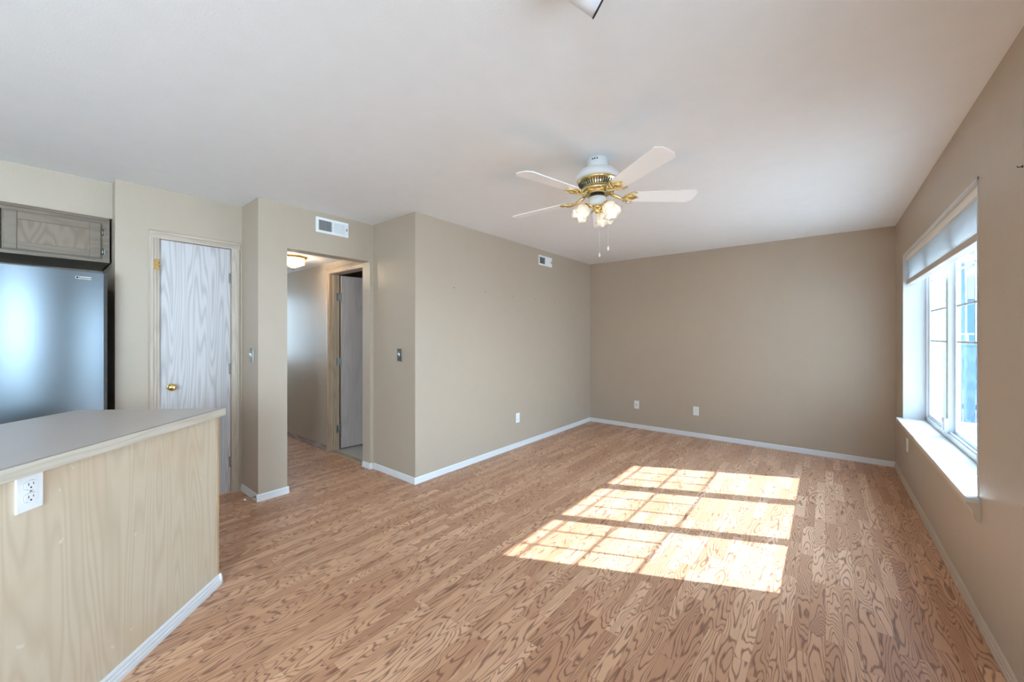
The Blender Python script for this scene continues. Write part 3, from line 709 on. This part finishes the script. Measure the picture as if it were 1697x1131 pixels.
# light kit
lk = MB().lathe([(.0, -.292), (.030, -.294), (.034, -.302), (.028, -.312), (.014, -.320), (.018, -.330), (.010, -.340), (0, -.343)], 28).build('lamp_fitter', M['brass'], fan)
cam_right = math.radians(38.892)
for k, a in enumerate((-52, 54, 188)):
    az = math.radians(a)+cam_right
    dr = Vector((math.cos(az), math.sin(az), 0))
    base = Vector((0, 0, -.296))
    b = MB(); P = [base+dr*.02, base+dr*.035+Vector((0, 0, -.008)), base+dr*.045+Vector((0, 0, .004)), base+dr*.062+Vector((0, 0, .006)), base+dr*.072+Vector((0, 0, -.008))]
    b.tube([p[:] for p in P], [.006, .008, .007, .007, .008], 10)
    b.tube([(base+dr*.03+Vector((0, 0, .005)))[:], (base+dr*.045+Vector((0, 0, .020)))[:], (base+dr*.055+Vector((0, 0, .012)))[:]], [.004, .006, .003], 8)
    ax = (dr*.62+Vector((0, 0, -.78))).normalized()
    q = ax.to_track_quat('Z', 'Y').to_matrix().to_4x4(); T = Matrix.Translation(base+dr*.068+Vector((0, 0, -.002))) @ q
    b.lathe([(.012, -.008), (.021, -.004), (.023, .010), (.020, .016)], 20, T)
    arm = b.build('lamp_arm', M['brass'], fan)
    s = MB(); s.open = True
    prf = [(.020, .008), (.030, .012), (.040, .024), (.044, .040), (.040, .056), (.041, .068), (.050, .082), (.060, .090)]
    def rf(a_, i, r, z, n=len(prf)):
        wv = max(0, (i-3))/(n-4); c = math.cos(6*a_)
        return r*(1+.13*wv*wv*c)*(1+.02*math.cos(12*a_)), z+.010*wv*wv*math.cos(6*a_+PI)
    s.lathe(prf, 72, T, rf)
    sh = s.build('lamp_shade', M['tulip'], fan); sm = sh.modifiers.new('thickness', 'SOLIDIFY'); sm.thickness = .002
    MB().lathe([(.008, .012), (.010, .024), (.018, .038), (.020, .050), (.015, .062), (.0, .070)], 16, T).build('bulb', M['bulb'], arm)
    pl = lamp('fan_bulb_light', 'POINT', (0, 0, 0), .045, (1, .90, .74), shadow_soft_size=.022); pl.parent = fan; pl.location = (T @ Vector((0, 0, .084)))
# pull chains
Rr = Vector((math.cos(cam_right), math.sin(cam_right), 0)); Ff = Vector((-math.sin(cam_right), math.cos(cam_right), 0))
for (o_, zb2) in ((Rr*.002-Ff*.050, -.612), (Rr*.066-Ff*.010, -.562)):
    b = MB(); n = 90; z0 = -.275
    p = Vector(o_)
    b.tube([(p.x, p.y, z0), (p.x, p.y, zb2)], .0010, 6)
    for i in range(n): 
        z = z0+(zb2-z0)*i/n; b.lathe([(0, .0018), (.0017, 0), (0, -.0018)], 6, Matrix.Translation((p.x, p.y, z)))
    c = b.build('pull_chain', M['chrome'], fan)
    MB().lathe([(.0, .014), (.003, .010), (.0065, -.004), (.0065, -.012), (0, -.018)], 16, Matrix.Translation((p.x, p.y, zb2))).build('chain_pull', M['plastic'], c)

# ------------------------------------------------------------------ hall lantern
hl = thing('hall_ceiling_light', 'octagonal brass lantern flush on the hall ceiling, lit', 'ceiling light', (-4.37, 1.74, 2.168))
MB().lathe([(.142, 0), (.142, -.006), (.130, -.014), (.122, -.020), (.118, -.020)], 8, smooth=False).build('ceiling_plate', M['brass'], hl)
def octp(r, z, k): a = 2*PI*(k+.0)/8; return Vector((r*math.cos(a), r*math.sin(a), z))
b = MB(); b.open = True; b.lathe([(.116, -.020), (.116, -.072), (.004, -.122)], 8, smooth=False); g_ = b.build('lantern_glass', M['hallglass'], hl)
b = MB()
for k in range(8):
    b.tube([octp(.117, -.018, k)[:], octp(.117, -.073, k)[:]], .0032, 6); b.tube([octp(.117, -.073, k)[:], octp(.004, -.123, k)[:]], .0032, 6)
    b.tube([octp(.117, -.073, k)[:], octp(.117, -.073, k+1)[:]], .0032, 6)
b.lathe([(.0, -.114), (.012, -.118), (.012, -.126), (.005, -.132), (.007, -.138), (0, -.146)], 14)
b.build('lantern_frame', M['brass'], hl)
MB().tube([(-.05, 0, -.04), (.05, 0, -.04)], [.018, .018], 12).build('bulb', M['bulb2'], hl)
pl = lamp('hall_bulb_light', 'POINT', (0, 0, 0), 3, (1, .88, .72), shadow_soft_size=.02); pl.parent = hl; pl.location = (0, 0, -.085)

# ------------------------------------------------------------------ spotlight at the top of the frame
ax = Vector((.847, .186, -.424)).normalized()
axw = (Rr*ax.x + Ff*ax.y + Vector((0, 0, ax.z))).normalized()
rim = Vector((-.509, 1.055, 2.323))
sp = thing('spotlight', 'white ceiling spotlight head with black rim at the top of the photo', 'spotlight', rim)
q = axw.to_track_quat('Z', 'Y').to_matrix().to_4x4()
s_ = MB(); s_.open = True
s_.lathe([(.0, -.135), (.030, -.133), (.044, -.120), (.050, -.10), (.050, -.001), (.047, -.001), (.047, -.05), (.02, -.09), (0, -.09)], 40, q); s_.build('lamp_head', M['fanwhite'], sp)
s_ = MB(); s_.open = True
s_.lathe([(.050, -.002), (.0515, -.001), (.0515, .003), (.046, .0035), (.044, -.03), (.047, -.03)], 40, q); s_.build('black_rim', M['dark'], sp)
pv = -axw*.085
b = MB(); b.tube([(pv+Vector((0, 0, .045)))[:], (pv.x, pv.y, CZ-rim.z-.012)], .008, 12).lathe([(.055, CZ-rim.z), (.055, CZ-rim.z-.012), (.03, CZ-rim.z-.016), (0, CZ-rim.z-.016)], 32, Matrix.Translation((pv.x, pv.y, 0)))
b.build('ceiling_mount', M['fanwhite'], sp)

# ------------------------------------------------------------------ outdoors
struct(MB().box(.86, 16, -8, 26, -.22, -.12).build('ground', M['concrete']))
fn = thing('garden_fence', 'blue-grey board fence across the yard outside the window', 'fence', (1.62, 9.6, -.12))
b = MB(); x = 0
while x < 7.5:
    b.box(x, x+.132, 0, .02, .04, 1.30); x += .14
b.build('fence_boards', M['fence'], fn)
MB().box(0, 7.5, -.03, .05, 1.30, 1.345).box(0, 7.5, .02, .06, .25, .33).box(0, 7.5, .02, .06, 1.0, 1.08).build('fence_rail', M['fence'], fn)
b = MB(); x = 0
for i in range(50): b.box(i*.15, i*.15+.05, 0, .012, 1.345, 1.47)
b.box(0, 7.5, -.01, .02, 1.47, 1.50); b.build('lattice_top', M['siding'], fn)
wl_ = thing('garage_wall', 'pale lap-sided outbuilding wall seen through the left panes', 'wall', (.95, 9.35, -.12))
b = MB(); 
for i in range(26): b.box(0, .66, .0, .12, i*.12, i*.12+.115).box(-.0, .66, -.012, 0, i*.12, i*.12+.02)
b.build('lap_siding', M['siding'], wl_)
MB().box(.60, .68, -.03, .12, 0, 3.1).box(.28, .32, -.02, 0, 0, 3.1).build('corner_board', M['vinyl'], wl_)
nh = thing('neighbour_house', 'blue neighbouring house with white trim beyond the garden fence', 'house', (2.1, 16.0, -.12))
MB().box(0, 9, 0, 6, 0, 3.4).build('house_wall', M['houseblue'], nh)
b = MB().box(-.05, .12, -.05, 0, 0, 3.4).box(.9, 2.2, -.06, 0, 2.45, 3.35).box(-.4, 9.4, -.5, .0, 3.4, 3.6); b.build('house_trim', M['siding'], nh)
MB().prism([(-.5, 3.6), (9.5, 3.6), (7.5, 5.6), (1.5, 5.6)], -6.3, .5, Matrix(((1, 0, 0, 0), (0, 0, -1, 0), (0, 1, 0, 0), (0, 0, 0, 1)))).build('house_roof', M['roof'], nh)
bs = thing('shrub', 'pale green shrub behind the garden fence', 'shrub', (2.9, 11.2, -.12))
b = MB()
for i in range(420):
    a = random.uniform(0, 2*PI); r = random.uniform(0, .75)**.7; z = random.uniform(.5, 1.85)
    p = Vector((r*math.cos(a)*.8, r*math.sin(a)*.8, z)); d = Vector((random.gauss(0, 1), random.gauss(0, 1), random.gauss(0, 1))).normalized()*.09; e_ = d.orthogonal().normalized()*.035
    b.quad([(p-d)[:], (p+e_)[:], (p+d)[:], (p-e_)[:]])
b.build('foliage', M['leaf'], bs)
MB().tube([(0, 0, 0), (.03, 0, .6), (0, .02, 1.5)], [.04, .03, .01], 8).build('stem', M['apron'], bs)
pr = thing('sun_blocking_roof', 'white roof added out of view to keep sun off the side windows', 'roof', (.86, -3.4, 2.6))  # unseen roof, added only to block direct sun at the side windows
MB().box(0, 4.4, 0, 5.9, 0, .12).build('roof_deck', M['siding'], pr)
for (x, y) in ((4.2, .1), (4.2, 5.7)): MB().box(x-.06, x+.06, y-.06, y+.06, -2.72, 0).build('post', M['siding'], pr)
